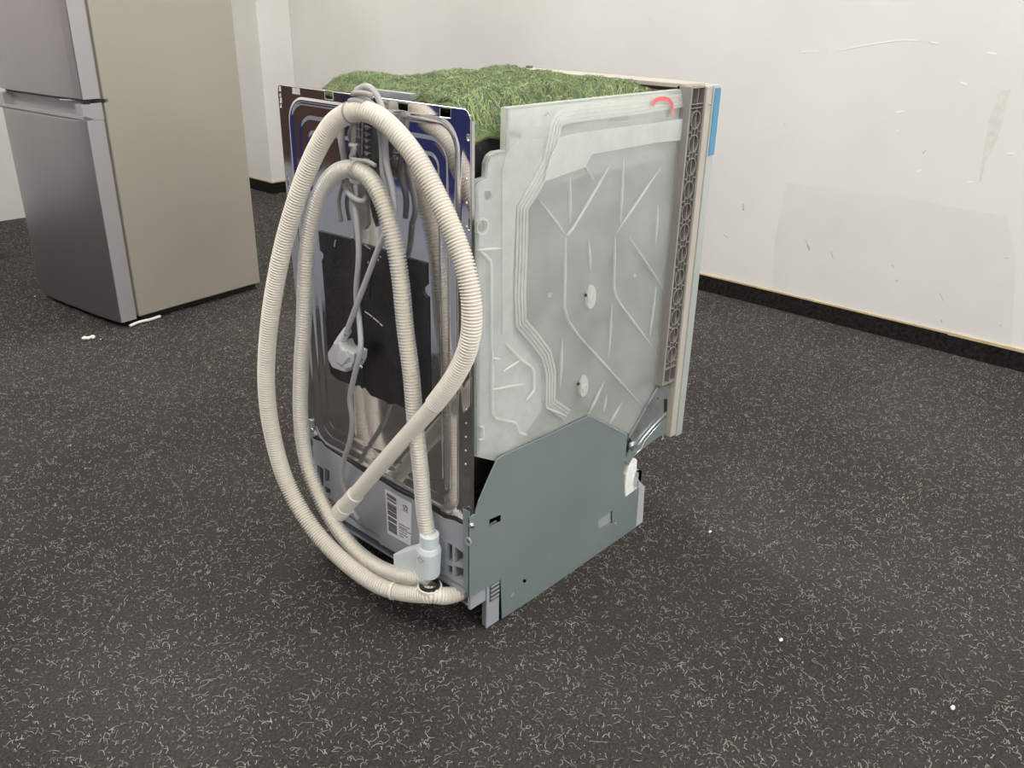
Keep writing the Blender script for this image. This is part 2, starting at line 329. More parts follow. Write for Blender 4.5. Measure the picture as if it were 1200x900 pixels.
# ---------------------------------------------------------------- fridge
fA = pix(139, 381, (0, 0, 1), .015); ang = math.radians(5.91)
fr = thing('fridge', 'tall fridge freezer with brushed steel doors and beige grey side', 'fridge', (fA.x, fA.y, 0)); fr.rotation_euler[2] = -0.0
ex = Vector((math.cos(ang), math.sin(ang), 0)); ey = Vector((-math.sin(ang), math.cos(ang), 0))    # depth, width
def fv(mb):   # local (depth, width, z) -> world
    mb.v = [tuple(Vector((fA.x, fA.y, 0)) + ex*p[0] + ey*p[1] + Vector((0, 0, p[2]))) for p in mb.v]; return mb
FW, FD, FT = .475, .53, .062
sub('body', fv(MB().box(FT+.008, FD, 0, FW, .022, 1.72)), M['fridge_side'], fr, bevel=.004)
sub('door_gasket', fv(MB().box(FT, FT+.008, .006, FW-.006, .03, 1.71)), M['gasket'], fr)
def fdoor(z0, z1, scoop):
    # gently pillowed front face
    mb = MB(); nz = 4; ny = 14; prof = []
    for k in range(ny+1): t = k/ny; prof.append((.010*(2*t-1)**4, t*FW))
    poly = prof + [(FT, FW), (FT, 0)]
    if not scoop: mb.prism('z', poly, z0, z1)
    else: mb.prism('z', poly, z0, z1-.045)
    return fv(mb)
zg = .657
lo = sub('lower_door', fdoor(.018, zg-.004, True), M['fridge_door'], fr, bevel=.003); up_ = sub('upper_door', fdoor(zg+.006, 1.72, False), M['fridge_door'], fr, bevel=.003)
lo['label'] = 'lower steel door with grip recess along its top'
# grip: a front lip, side cheeks and a recess behind it
z1 = zg-.049; g = MB(); g.box(.030, FT, 0, FW, z1, zg-.004); g.box(.004, .030, 0, .034, z1, zg-.006); g.box(.004, .030, FW-.034, FW, z1, zg-.006)
sub('grip_recess', fv(g), M['fridge_edge'], lo)
g = MB(); g.prism('y', [(0.002, z1+.004), (0.002, z1+.010), (.010, z1+.012), (.03, z1+.004), (.03, z1-.001), (.006, z1-.001)], .0, FW); sub('grip_lip', fv(g), M['fridge_edge'], lo)
for a, b_, p in ((.018, z1, lo), (zg+.006, 1.72, up_)):
    sub('door_edge', fv(MB().box(.0105, FT-.002, -.0012, .0, a+.001, b_-.001)), M['fridge_edge'], p)
g = fv(MB().box(.014, FT+.02, -.0, .02, zg-.004, zg+.005).box(.03, .05, .0, FW, zg-.003, zg+.004)); sub('hinge_plate', g, M['black'], fr)
g = fv(MB().tube([(.0, .10, zg), (.012, .06, zg+.001), (.03, .02, zg)], .003, 8)); sub('hinge_pin', g, M['metal'], fr)
g = fv(MB().box(FT+.02, FD-.01, .015, FW-.015, .006, .022)); sub('plinth', g, M['black'], fr)
for dx, wy in ((.08, .03), (.08, FW-.05), (FD-.06, .03), (FD-.06, FW-.05)):
    sub('foot', fv(MB().tube([(dx, wy+.01, 0), (dx, wy+.01, .022)], .016, 14)), M['black'], fr)
def floorp(x, y, z=.0): return pix(x, y, (0, 0, 1), z)
g = MB().tube(spline([floorp(152, 382, .005), floorp(163, 377.5, .006), floorp(176, 374.5, .006), floorp(188, 370.5, .006)], .004), .0045, 8)
tag(g.build('plastic_rod', M['foam'], smooth=True), 'thin white plastic rod lying at the bottom front corner of the fridge', 'rod')
p = floorp(104, 398)
g = MB().ball((p.x-.009, p.y+.004, .006), .007, (1.3, 1, .8)).ball((p.x, p.y, .005), .007, (1.2, .9, .7)).ball((p.x+.011, p.y-.003, .006), .008, (1, 1.1, .75))
tag(g.build('foam_crumb', M['foam'], smooth=True), 'largest white foam crumb, on the carpet in front of the fridge', 'crumb')
for (x, y, r, lab) in ((915, 751, .0034, 'white speck of debris on open carpet right of the machine, near the lower edge'), (1116, 831, .004, 'flat white speck on the carpet nearest the lower right corner of the photo'), (118, 398, .002, 'tiny white speck just right of the largest foam crumb'), (832, 624, .003, 'small white speck on the carpet right of the grey base'), (41, 347.5, .002, 'tiny white speck at the far front corner of the fridge')):
    p = floorp(x, y); tag(MB().ball((p.x, p.y, r*.7), r, (1.3, .8, .7)).build('foam_speck', M['foam']), lab, 'crumb')
# toe of a shoe at the left edge of the picture
p = floorp(-3, 308); sh = thing('shoe', 'dark grey shoe toe at the left edge of the photo', 'shoe', (p.x, p.y, 0))
mb = MB(); rings = []
for i in range(12):
    t = i/11; hw = .046*min(1, math.sqrt(max(0, t*5)))*(1-.15*math.sin(math.pi*t)); hh = .045+.05*t if t > .1 else .02+.2*t
    c = Vector((p.x, p.y, 0))+Vector((-.26*t*.77+.02, .26*t*.64-.015, 0)); sx = Vector((.64, .77, 0))
    rings.append([c+sx*hw*math.cos(a)+Vector((0, 0, .014+hh*max(0, math.sin(a)))) for a in [math.pi*k/10 for k in range(11)]])
v = [q for r_ in rings for q in r_]; f = [(i*11+k, i*11+k+1, (i+1)*11+k+1, (i+1)*11+k) for i in range(11) for k in range(10)]+[tuple(i*11 for i in range(12))+tuple(i*11+10 for i in range(11, -1, -1))]
sub('upper', mb.add(v, f), M['shoe'], sh, smooth=True)
mb = MB(); top = [r_[0] for r_ in rings]+[r_[10] for r_ in reversed(rings)]; mb.prism('z', [(q.x, q.y) for q in top], 0, .016); sub('sole', mb, M['gasket'], sh)

# blocks added outside the frame to give the polished back its reflections
g = MB(); g.box(-1.25, -.80, .35, 2.6, 0, .44); cab = tag(g.build('low_cabinet', M['cab'], bevel=.004), 'low pale blue grey cabinet mirrored in the steel back', 'cabinet')
g = MB().box(-1.2, -.83, 1.36, 2.55, .44, 1.02); tag(g.build('cardboard_box', M['brown'], bevel=.003), 'brown cardboard box mirrored in the left of the steel back', 'box')
g = MB().box(-1.2, -.83, .2, 1.33, .44, .92); tag(g.build('plastic_crate', M['navy'], bevel=.006), 'navy blue crate mirrored in the right of the steel back', 'crate')

# ---------------------------------------------------------------- dishwasher
DW = thing('dishwasher', 'slim dishwasher without outer casing, seen from behind with its bare side', 'dishwasher')
TW = .402
sub('tub', MB().box(.026, .46, .045, .35, .235, .784), M['tub'], DW, bevel=.006)
sub('sump_housing', MB().box(.05, .38, .04, TW-.04, .03, .235), M['black'], DW, bevel=.004)
# --- polished back panel: embossed height field with slots and holes cut out
def gridlines(lo, hi, step, must):
    g = list(np.arange(lo, hi+1e-6, step)); g = sorted(set([round(v, 4) for v in g if all(abs(v-m_) > step*.45 for m_ in must)]+[round(m_, 4) for m_ in must if lo <= m_ <= hi]+[lo, hi])); return g
Y0, Y1, Z0, Z1 = .001, .4115, .205, .814
def R4(x0, y0, x1, y1): a = onx(x0, y0); b_ = onx(x1, y1); return (min(a[0], b_[0]), max(a[0], b_[0]), min(a[1], b_[1]), max(a[1], b_[1]))
def RC(cx, cy, w_, h_): a = onx(cx, cy); return (a[0]-w_/2, a[0]+w_/2, a[1]-h_/2, a[1]+h_/2)
slots = [RC(347, 106.5, .019, .0085), RC(385.5, 112, .0185, .0095), RC(472.5, 125.5, .0195, .0085), RC(522, 132, .0195, .0105)]
holes = [RC(328.2, 103.5, .0052, .0065), RC(328.5, 110.8, .0036, .0042), RC(329.2, 117, .0052, .0065), RC(329.4, 124, .0038, .0042), RC(549, 161, .004, .005), RC(338, 212, .003, .015), RC(550, 263, .003, .014)]
must_y = [v for s_ in slots+holes for v in s_[:2]]; must_z = [v for s_ in slots+holes for v in s_[2:]]
gy = gridlines(Y0, Y1, .0014, must_y); gz = gridlines(Z0, Z1, .0022, must_z)
def sdr(y, z, y0, y1, z0, z1, r):
    qx = abs(y-(y0+y1)/2)-(y1-y0)/2+r; qz = abs(z-(z0+z1)/2)-(z1-z0)/2+r
    return math.hypot(max(qx, 0), max(qz, 0))+min(max(qx, qz), 0)-r
def sm(t): t = max(0., min(1., t)); return t*t*(3-2*t)
def xback(y, z):
    d1 = -sdr(y, z, .024, .383, .10 if False else .222, .795, .035); d2 = -sdr(y, z, .045, .362, .243, .772, .03); d3 = -sdr(y, z, .062, .345, .262, .752, .016)
    x = .0
    x -= .0022*math.exp(-(d1/.0030)**2)                       # raised bead
    x += .0011*sm((d2+.003)/.005) + .0009*sm((d3+.002)/.004)   # two steps inwards
    x += .0007*math.sin(y*17+1.)*math.sin(z*9+.5)*sm(d3/.05)       # sheet is a little wavy
    for yc in (.13, .275): x -= .0008*math.exp(-((y-yc)/.0025)**2)*sm((.42-z)/.02)*sm((z-.262)/.02)
    if z < .40: x += .0
    return x
V = []; idx = {}
for j, z in enumerate(gz):
    for i, y in enumerate(gy): idx[i, j] = len(V); V.append((xback(y, z), y, z))
def incut(y, z): return any(a < y < b_ and c < z < d for a, b_, c, d in slots+holes)
def corner(y, z):
    for yc, zc, s_ in ((Y0+.014, Z1-.014, -1), (Y1-.012, Z1-.012, 1)):
        if (y-yc)*s_ > 0 and z > zc and math.hypot(y-yc, z-zc) > .0135: return True
    return False
FF = [(idx[i, j], idx[i+1, j], idx[i+1, j+1], idx[i, j+1]) for j in range(len(gz)-1) for i in range(len(gy)-1)
      if not incut((gy[i]+gy[i+1])/2, (gz[j]+gz[j+1])/2) and not corner((gy[i]+gy[i+1])/2, (gz[j]+gz[j+1])/2)]
bp = sub('back_panel', MB().add(V, FF), M['steel'], DW, smooth=True, solid=.0009); bp['label'] = 'polished steel back panel with embossed frames'
mb = MB(); mb.box(0, .005, Y0-.001, Y0+.0005, Z0, Z1-.014); mb.box(0.0005, .004, Y0+.014, Y1-.012, Z1-.0012, Z1)
sub('panel_flange', mb, M['steel'], bp)
for k in range(9):
    y, z = onx(546.5-.2*k, 480+16*k) if k < 5 else onx(547, 210+28*(k-5)); sub('rivet', MB().ball((-.0006, y, z), .0022, (.5, 1, 1), 8, 4), M['metal'], bp, smooth=True)
# --- bitumen damping sheet
bt = [(375, 270), (413, 280), (413.5, 283), (415, 281), (427, 286), (451, 293), (480, 302), (501, 308), (501.6, 333), (497, 337), (497.5, 342), (500, 346), (503, 348), (504, 400), (505, 461), (495, 481), (474, 477), (465, 472), (459, 473.5), (451, 468.5), (436.5, 463), (429, 453), (426, 455), (423, 451), (417, 452), (397, 444), (389, 436.5), (386, 413), (383, 353), (379, 305), (381, 301), (381, 297), (377, 293)]
bm_ = sub('bitumen_sheet', MB().prism('x', [onx(x, y, .002) for x, y in bt], -.0015, .006), M['bitumen'], DW, bevel=.0006, seg=1)
bm_['label'] = 'black damping sheet glued on the steel back'
for p_, q_ in (((427.5, 365), (436, 371)), ((437, 372), (444, 378)), ((445, 379), (448, 382))): mb.prism('x', [onx(x, y, -.0018) for x, y in line(p_, q_, 1.5)], -.0022, -.0014) if 0 else sub('scratch', MB().prism('x', [onx(x, y, -.0018) for x, y in line(p_, q_, 1.2)], -.0018, -.0013), M['paper'], bm_)
for p_, q_ in (((393, 281), (391.5, 289)), ((427, 287), (434, 292)), ((442, 303), (443.5, 306)), ((431, 306), (431.5, 309)), ((445, 300), (446, 302))): mb.prism('x', [onx(x, y, -.0018) for x, y in line(p_, q_, 1.8)], -.0022, -.0014) if 0 else sub('scratch', MB().prism('x', [onx(x, y, -.0018) for x, y in line(p_, q_, 1.3)], -.0018, -.0013), M['beige'], bm_)
mb = MB()
for p_, q_ in (((431, 395), (449, 403)), ((424, 330), (427, 452)), ((437, 300), (433, 350))): mb.prism('x', [onx(x, y, -.0018) for x, y in line(p_, q_, .9)], -.0024, -.0014)
sub('crease', mb, M['black'], bm_)

# --- grey plastic base tray
XBK = -.004
bo = [(366.5, 515), (376, 518), (382, 525), (403, 539), (428, 556), (447, 565), (464, 576), (486, 587), (510, 601), (520, 608), (532, 610.5), (546, 618), (548, 690), (518, 673), (468, 650), (445, 637), (445, 628), (420, 613), (396, 591), (377, 577), (369, 571)]
wl = [[(371.5, 544), (379, 550), (379, 575), (372, 569)], [(380.5, 548), (386, 552), (386, 567), (380.8, 564)], [(381, 569.5), (387, 573.5), (387, 581), (381.5, 578)],
      [(524.5, 635.5), (530, 639), (530, 660), (524.5, 657)], [(533, 641), (543.5, 648), (543.5, 663), (533, 659)], [(524.5, 661), (530, 664), (530, 675), (524.5, 672)], [(533, 663), (543.5, 666.5), (543.5, 682), (533, 676.5)]]
def ox(l, d=XBK): return [onx(x, y, d) for x, y in l]
base = sub('base_tray', MB().prism('x', ox(bo), XBK, XBK+.006, [ox(h) for h in wl]), M['base'], DW)
for h in wl:                                    # pockets behind the openings
    q = ox(h); mb = MB()
    ys = [a for a, _ in q]; zs = [b_ for _, b_ in q]; y0, y1, z0, z1_ = min(ys)-.001, max(ys)+.001, min(zs)-.001, max(zs)+.001
    mb.box(XBK+.006, XBK+.024, y0-.001, y0, z0, z1_); mb.box(XBK+.006, XBK+.024, y1, y1+.001, z0, z1_); mb.box(XBK+.006, XBK+.024, y0, y1, z1_, z1_+.001); mb.box(XBK+.006, XBK+.024, y0, y1, z0-.001, z0); mb.box(XBK+.023, XBK+.025, y0, y1, z0, z1_)
    sub('opening_pocket', mb, M['base'], base)
zb0 = .058
mb = MB(); mb.box(.002, .465, .004, .010, zb0, .12); mb.box(.002, .465, TW-.006, TW, zb0+.02, .21); mb.box(.01, .465, .01, TW-.01, zb0-.004, zb0); mb.box(.455, .465, .004, TW, .02, .12)
sub('tray_wall', mb, M['base'], base)
mb = MB().prism('y', [(-.002, .085), (.03, .055), (.46, .055), (.46, .062), (.03, .062), (0, .097)], .012, TW-.012); sub('tray_bottom', mb, M['base'], base)
# rim bead under the panel
rim = [P3x(x, y, XBK+.001) for x, y in bo[:12]]; sub('rim', MB().tube([p+Vector((.003, 0, .004)) for p in rim], .0035, 8), M['black'], base, smooth=True)
# near foot block with louvres
ft = [(569, 692), (587, 679), (586, 724.5), (581.5, 728), (571.5, 720)]
z_ = lambda x, y: ony(x, y, .006)
mb = MB(); mb.box(.036, .0655, .0012, .005, .002, .09); mb.box(.040, .061, .005, .016, 0, .05)
fo = sub('corner_foot', mb, M['base'], DW, bevel=.001)
mb = MB()
for k in range(4): mb.box(.044, .0625, -.0012, .0012, .056+k*.008, .0585+k*.008)
sub('louvre', mb, M['base'], fo)
sub('louvre_recess', MB().box(.042, .0645, .0002, .0012, .052, .088), M['base_dark'], fo)  # dark sheet paints the shade behind the louvres
for x, y in ((.42, .03), (.42, TW-.04), (.04, TW-.04)): sub('foot', MB().tube([(x, y, 0), (x, y, .06)], .014, 12), M['base'], DW)
# sticker
st = [(451, 573.6), (482, 590.5), (481, 640), (454, 625)]
q = ox(st, XBK-.001); stk = sub('sticker', MB().prism('x', q, XBK-.0008, XBK), M['paper'], DW); stk['label'] = 'white barcode sticker on the grey base'
q = [Vector(a) for a in q]
def stp(u, v): a = q[0].lerp(q[1], u); b_ = q[3].lerp(q[2], u); return tuple(a.lerp(b_, v))
mb = MB(); v = .05; random.seed(8)
for a, b_ in ((.05, .13), (.155, .19), (.25, .42), (.44, .53), (.57, .66), (.69, .79), (.82, .90)):
    v = a
    while v < b_:
        h = random.choice((.012, .02, .028)) if b_-a > .05 else .03
        mb.prism('x', [stp(.07, v), stp(.43, v+.02), stp(.43, v+h+.02), stp(.07, v+h)], XBK-.0012, XBK-.0007); v += h+.011
sub('barcode', mb, M['ink'], stk)['kind'] = 'stuff'
mb = MB()
for v0, l in ((.60, .9), (.66, .78), (.70, .92), (.76, .8), (.82, .86), (.88, .7)):
    u = .52
    while u < l:
        u1 = u+random.choice((.05, .08, .03)); mb.prism('x', [stp(u, v0), stp(u1, v0), stp(u1, v0+.018), stp(u, v0+.018)], XBK-.0012, XBK-.0007); u = u1+.018
def ringx(cu, cv, r): 
    c = stp(cu, cv); mb.ring((XBK-.0012, c[0], c[1]), (1, 0, 0), r, r*.86, .0004, 20)
ringx(.78, .17, .0052)
for p_, q_ in (((.68, .12), (.74, .22)), ((.74, .22), (.78, .12)), ((.78, .12), (.84, .22)), ((.84, .22), (.88, .12)), ((.66, .25), (.9, .25)), ((.8, .1), (.8, .16))): 
    a = stp(*p_); b_ = stp(*q_); mb.tube([(XBK-.001, *a), (XBK-.001, *b_)], .0003, 4)
sub('printed_text', mb, M['ink'], stk)['kind'] = 'stuff'

# --- galvanised side sheet
YS = -.001
so = [(557, 600), (560.5, 588), (571, 563), (582, 539), (589, 534), (640, 511), (689.6, 487.4), (734.7, 510.4), (734.5, 520), (732, 541), (730, 556), (731, 581), (749, 571.5), (745, 622), (734.5, 630), (588.5, 725), (587, 679), (572, 688), (559, 694)]
oy = lambda l, d=YS: [ony(x, y, d) for x, y in l]
hl = [[(573.5, 609), (587, 603), (587, 611), (573.5, 617)], [(701.4, 609), (717.6, 598.5), (717.6, 612.5), (701.4, 621)], circle((615, 681), 2.3, 10)]
side = sub('side_sheet', MB().prism('y', oy(so), YS, YS+.0016, [oy(h) for h in hl]), M['galv'], DW); side['label'] = 'grey galvanised lower side sheet with hexagonal top'
e = [P3y(x, y, YS) for x, y in so[1:8]]
mb = MB().tube(e, .0006, 6); sub('cut_edge', mb, M['galv_edge'], side)
fl_ = [(545, 594.5), (551, 597), (557, 600.5), (559, 694), (546, 687)]
mb = MB(); a = [onx(x, y, -.001) for x, y in fl_]; mb.prism('x', [(a[0][0], a[0][1]), (a[1][0]-.001, a[1][1]-.001), (YS, a[2][1]), (YS, ony(559, 694)[1]), (a[4][0], a[4][1])], -.0062, -.0046); sub('bent_flange', mb, M['galv'], side)
mb = MB().box(-.0062, ony(558.5, 650)[0]+.004, YS-.0005, YS+.0016, ony(559, 694)[1], ony(557, 600)[1]-.003); sub('bent_edge', mb, M['galv'], side)
p = P3x(551.5, 616, -.007); sub('screw', MB().ball(tuple(p), .0045, (.5, 1, 1), 12, 6).ring(p+Vector((.0018, 0, 0)), (-1, 0, 0), .006, .002, .001), M['metal'], side, smooth=True)
p = P3x(549, 634, -.0062); sub('plastic_tab', MB().ring(p, (-1, 0, 0), .007, .004, .002), M['base'], side)
# tongue in first slot, plastic plug behind the second
a = ony(580, 614); sub('slot_tongue', MB().box(a[0]-.008, a[0]+.008, .004, .0055, a[1]-.006, a[1]+.001), M['galv_edge'], side)
a = oy([(699, 607), (720, 596), (720, 615), (699, 624)], .004); sub('window_plug', MB().prism('y', a, .003, .006), M['base'], side)
a = ony(721, 613); sub('screw_dot', MB().ball((a[0], YS, a[1]), .0022, (1, .5, 1), 8, 4), M['galv_edge'], side, smooth=True)
a = ony(642, 654); sub('dimple', MB().ball((a[0], YS, a[1]), .0035, (.7, .25, 1.2), 10, 6), M['galv'], side, smooth=True)
a = oy([(599, 699), (602, 694), (605.5, 697.5), (600, 701)]); sub('punched_tab', MB().prism('y', a, YS-.0015, YS), M['galv_edge'], side)
# front end of the base: pale plastic cap
a = oy([(731.5, 581), (742, 556), (755.5, 570), (753, 613), (743, 622), (748, 572)], .002)
mb = MB(); A_ = oy([(748.5, 564), (755.5, 570), (753, 613), (744.5, 620)], .0); mb.prism('y', A_, .0, .05); A_ = oy([(731, 583), (742, 556), (755, 570), (748, 573)], .004); mb.prism('y', A_, .003, .05)
sub('front_base_cap', mb, mat('pale_base_plastic', (.44, .45, .47), .45), DW)

# --- grey side of the tub seen through the jacket
a = oy([(623, 222), (700, 203), (796, 182), (770, 455), (762, 470), (690, 500), (600, 545), (560, 535), (560, 330), (612, 320)], .032)
sub('inner_side_panel', MB().prism('y', a, .030, .034), M['felt'], DW)

# --- translucent water jacket
JY = .006       # outer face of the first sheet (y), thickness grows towards the tub
jo = [(594.5, 127), (700, 115.5), (802.5, 105), (803.5, 137), (800.5, 165), (797, 195), (793, 240), (788, 290), (782, 350), (777.5, 405), (772, 455), (758, 480), (736, 513), (700, 530), (640, 545), (600, 545), (584, 541), (559, 535), (557.5, 300), (557, 219), (559, 214), (564, 211), (571, 209), (572, 192), (575, 184), (581, 179), (593, 177)]
def jyl(l, d=JY): return [ony(x, y, d) for x, y in l]
jh = [circle((572, 229), 4.6, 12, 1.2), circle((641, 134), 3, 10), circle((797, 117.5), 2.4, 10, 1.4), circle((563.5, 265), 5, 12, 1.4)]
J = sub('water_jacket', MB().prism('y', jyl(jo), JY, JY+.003, [jyl(h) for h in jh]), M['jacket'], DW); J['label'] = 'frosted translucent moulded water jacket'
# rim round the outline
rimp = [P3y(x, y, JY) for x, y in jo]; rimp.append(rimp[0])
mb = MB()
def wallstrip(mb, pts, ya, yb):      # thin wall following a line
    for p_, q_ in zip(pts, pts[1:]):
        d = (Vector((q_[0]-p_[0], q_[1]-p_[1]))); 
        if d.length < 1e-5: continue
        n_ = Vector((-d.y, d.x)).normalized()*.0009
        mb.prism('y', [(p_[0]+n_.x, p_[1]+n_.y), (q_[0]+n_.x, q_[1]+n_.y), (q_[0]-n_.x, q_[1]-n_.y), (p_[0]-n_.x, p_[1]-n_.y)], ya, yb)
cl = jyl(jo)+[jyl(jo)[0]]
wallstrip(mb, cl, JY+.003, JY+.010); sub('rim_wall', mb, M['ridge'], J)
# raised chamber edge: four terraces stepping towards the viewer along the pipe line
band = [(803, 109), (748, 117), (690, 123), (660, 127), (650, 133), (645, 143), (636, 187), (620, 216), (605, 243), (603.5, 310), (602, 345), (604, 383), (620, 402), (634, 420), (639, 440), (639, 477), (660, 492)]
def offset(poly, d):     # offset an open polyline sideways (px space in plane units)
    out = []
    for i, p_ in enumerate(poly):
        a_ = Vector(poly[max(i-1, 0)]); b_ = Vector(poly[min(i+1, len(poly)-1)]); t_ = (b_-a_).normalized(); out.append((p_[0]-t_.y*d, p_[1]+t_.x*d))
    return out
bl = jyl(band)
rest = jyl([(690, 484), (735, 507), (758, 478), (771, 455), (777, 405), (787, 292), (796, 190), (803, 137)])
for k, (off, yy) in enumerate(((-.0, JY-.0016), (.0052, JY-.0028), (.0104, JY-.0040), (.0156, JY-.0052))):
    o_ = offset(bl, off); mb = MB()
    # narrow terrace strips: near the viewer each one stands prouder
    inn = offset(bl, off+.0046)
    for i in range(len(o_)-1):
        mb.add([(o_[i][0], yy, o_[i][1]), (o_[i+1][0], yy, o_[i+1][1]), (inn[i+1][0], yy, inn[i+1][1]), (inn[i][0], yy, inn[i][1]),
                (o_[i][0], JY, o_[i][1]), (o_[i+1][0], JY, o_[i+1][1]), (inn[i+1][0], JY, inn[i+1][1]), (inn[i][0], JY, inn[i][1])],
               [(0, 1, 2, 3), (0, 4, 5, 1), (3, 2, 6, 7)])
    sub('pipe_ridge', mb, M['ridge'], J)
pl = offset(bl, .022)
sub('chamber_face', MB().prism('y', pl[3:]+rest+[pl[2]], JY-.006, JY-.0045), M['thin'], J)
# upper lighter sheet with stepped lower edge
a = jyl([(652, 160), (673, 155), (803, 138), (801, 163), (767, 166), (689, 180), (681, 195), (633, 212), (640, 185)], JY)
sub('upper_step', MB().prism('y', a, JY-.0078, JY-.0062), M['ridge'], J)
a = jyl([(596, 129), (801, 107), (797, 182), (700, 203), (622, 222), (604, 240), (600, 330), (600, 390), (632, 430), (634, 480), (600, 530), (562, 532), (560, 215), (575, 185), (596, 180)], .029); sub('rear_sheet', MB().prism('y', a, .0275, .029), M['backing'], J)
# left step plates
a = jyl([(594, 178), (606, 165), (636, 162), (634, 188), (604, 240), (600, 330), (600, 386), (588, 392), (588, 292), (588, 200)], JY); sub('side_step', MB().prism('y', a, JY-.0012, JY-.0002), M['jacket'], J)
ribs = [[(631, 233), (663, 275)], [(664, 276), (671, 268), (717, 190)], [(663, 278), (661, 375), (751, 474)], [(722, 273), (775, 195)], [(721, 276), (719, 346), (767, 410)], [(737, 277), (777, 338)], [(668, 209), (668, 262)], [(731, 183), (727, 262)],
        [(659, 397), (656, 458)], [(717, 357), (713, 423)], [(769, 335), (761, 397)], [(708, 447), (689, 487)], [(711, 462), (707, 484)], [(729, 471), (714, 497)], [(684, 192), (697, 214)], [(690, 282), (692, 320)], [(771, 240), (768, 290)],
        [(559, 293), (588, 291)], [(563, 294), (576, 307), (576, 420)], [(588, 436), (610, 422)], [(574, 457), (613, 450)], [(577, 410), (577, 490), (604, 495), (608, 507), (618, 510)], [(592, 402), (611, 422), (625, 432), (626, 457), (616, 470)], [(664, 488), (640, 478)],
        [(577, 420), (586, 421)], [(562, 500), (566, 500), (566, 515), (561, 515)]]
for r_ in ribs:
    pts = [P3y(x, y, JY-.004) for x, y in r_]; w_ = .0024
    mb = MB(); path = []
    for a_, b_ in zip(pts, pts[1:]): path += [a_.lerp(b_, k_/6) for k_ in range(6)]
    path.append(pts[-1]); path = [path[0]]+[(path[k_-1]+path[k_]*2+path[k_+1])/4 for k_ in range(1, len(path)-1)]+[path[-1]]
    mb.tube(path, [w_*(.3+.7*min(1, min(k_, len(path)-1-k_)/2)) for k_ in range(len(path))], 8); sub('rib', mb, M['ridge'], J, smooth=True)
for x, y in ((691, 349), (682.5, 453)):
    c = ony(x, y, JY-.006); drop = [(c[0]+.0105*math.cos(t_)*(1-.25*math.sin(t_)), c[1]+.002+.019*math.sin(t_)*(1.0)) for t_ in [2*math.pi*k/20 for k in range(20)]]
    bs = sub('boss', MB().prism('y', drop, JY-.011, JY-.005), M['ridge'], J, bevel=.001)
    sub('boss_ring', MB().ring((c[0], JY-.011, c[1]), (0, -1, 0), .0058, .0042, .002, 16), M['ridge'], J)
    c2 = ony(x-4, y-3, JY-.012); sub('boss_screw', MB().ball((c2[0], JY-.011, c2[1]), .0028, (1, .8, 1), 10, 6), M['black'], J, smooth=True)
c = ony(563.5, 265, JY); sub('port_ring', MB().ring((c[0], JY+.002, c[1]), (0, -1, 0), .0115, .0088, .006, 24), M['ridge'], J)
for x, y in ((744, 323), (645, 346)): c = ony(x, y, JY-.007); sub('moulding_mark', MB().ring((c[0], JY-.006, c[1]), (0, -1, 0), .0032, .002, .001, 14), M['ridge'], J)
for x, y in ((793, 213), (779.5, 318), (773, 411)):
    c = ony(x, y, .01); sub('clip_tab', MB().tube([(c[0]+.004, .0, c[1]), (c[0]+.004, .014, c[1])], .0115, 18), M['taupe'], J)
# red marker hook
mp_ = spline([P3y(*p, JY-.0082) for p in ((765, 124), (768, 118), (776, 115.5), (784, 117.5), (788, 123), (788.5, 136))], .002)
mb = MB()
hw = .0034
for i in range(len(mp_)-1):
    a, b_ = mp_[i], mp_[i+1]; d = (b_-a).normalized(); n_ = Vector((-d.z, 0, d.x))*hw
    mb.add([a+n_, b_+n_, b_-n_, a-n_], [(0, 1, 2, 3)])
mb.add([], [])
sub('marker_hook', mb, M['red'], J)['label'] = 'red marker hook drawn in the upper right corner'

# --- door with ribbed inner frame, blue film on the outer skin
YD = -.012
Z_b = ony(778, 452, YD)[1]
zt = .815; u = [ony(803, 105, YD)[0], ony(810, 104, YD)[0], ony(826, 101, YD)[0], ony(833, 100.5, YD)[0], ony(840, 100, YD)[0]]
u = [.4815, .4855, .524, .542, .562]
DYW = .428
dr = sub('door', MB().box(u[0], u[1], YD, .014, Z_b, zt).box(u[2]-.001, u[2]+.001, YD, YD+.03, Z_b, zt).box(u[0], u[2], .010, .014, Z_b, zt)
         .box(u[0], u[2], DYW-.014, DYW, Z_b, zt).box(u[1], u[2], .014, DYW-.014, .2, zt-.03), M['taupe'], DW); dr['label'] = 'closed door, its taupe edge moulded with ribs and rings'
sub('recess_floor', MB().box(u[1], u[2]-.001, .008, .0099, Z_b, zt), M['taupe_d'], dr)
yw = (YD, .009); uc = (u[1]+u[2])/2; half = (u[2]-u[1])/2
rows = [ony(814, 141, YD), ony(811, 169, YD), ony(808, 196, YD), ony(805, 223, YD), ony(802, 249, YD), ony(800, 273, YD), ony(796, 299, YD), ony(794, 326, YD), ony(791, 349, YD), ony(788.5, 373, YD), ony(786, 395, YD), ony(784.5, 417, YD)]
zs = [r_[1] for r_ in rows]
T_ = .0011
for z in zs:
    sub('rib_ring', MB().ring((uc, .009, z), (0, -1, 0), .0150, .0136, .021, 18), M['taupe'], dr)
mb = MB(); mb.box(uc-T_/2, uc+T_/2, *yw, Z_b, zt); mb.box(u[1], u[1]+T_, *yw, Z_b, zt)
for z in (zt-.001, zt-.026, zt-.032): mb.box(u[1], u[2], *yw, z-T_, z)
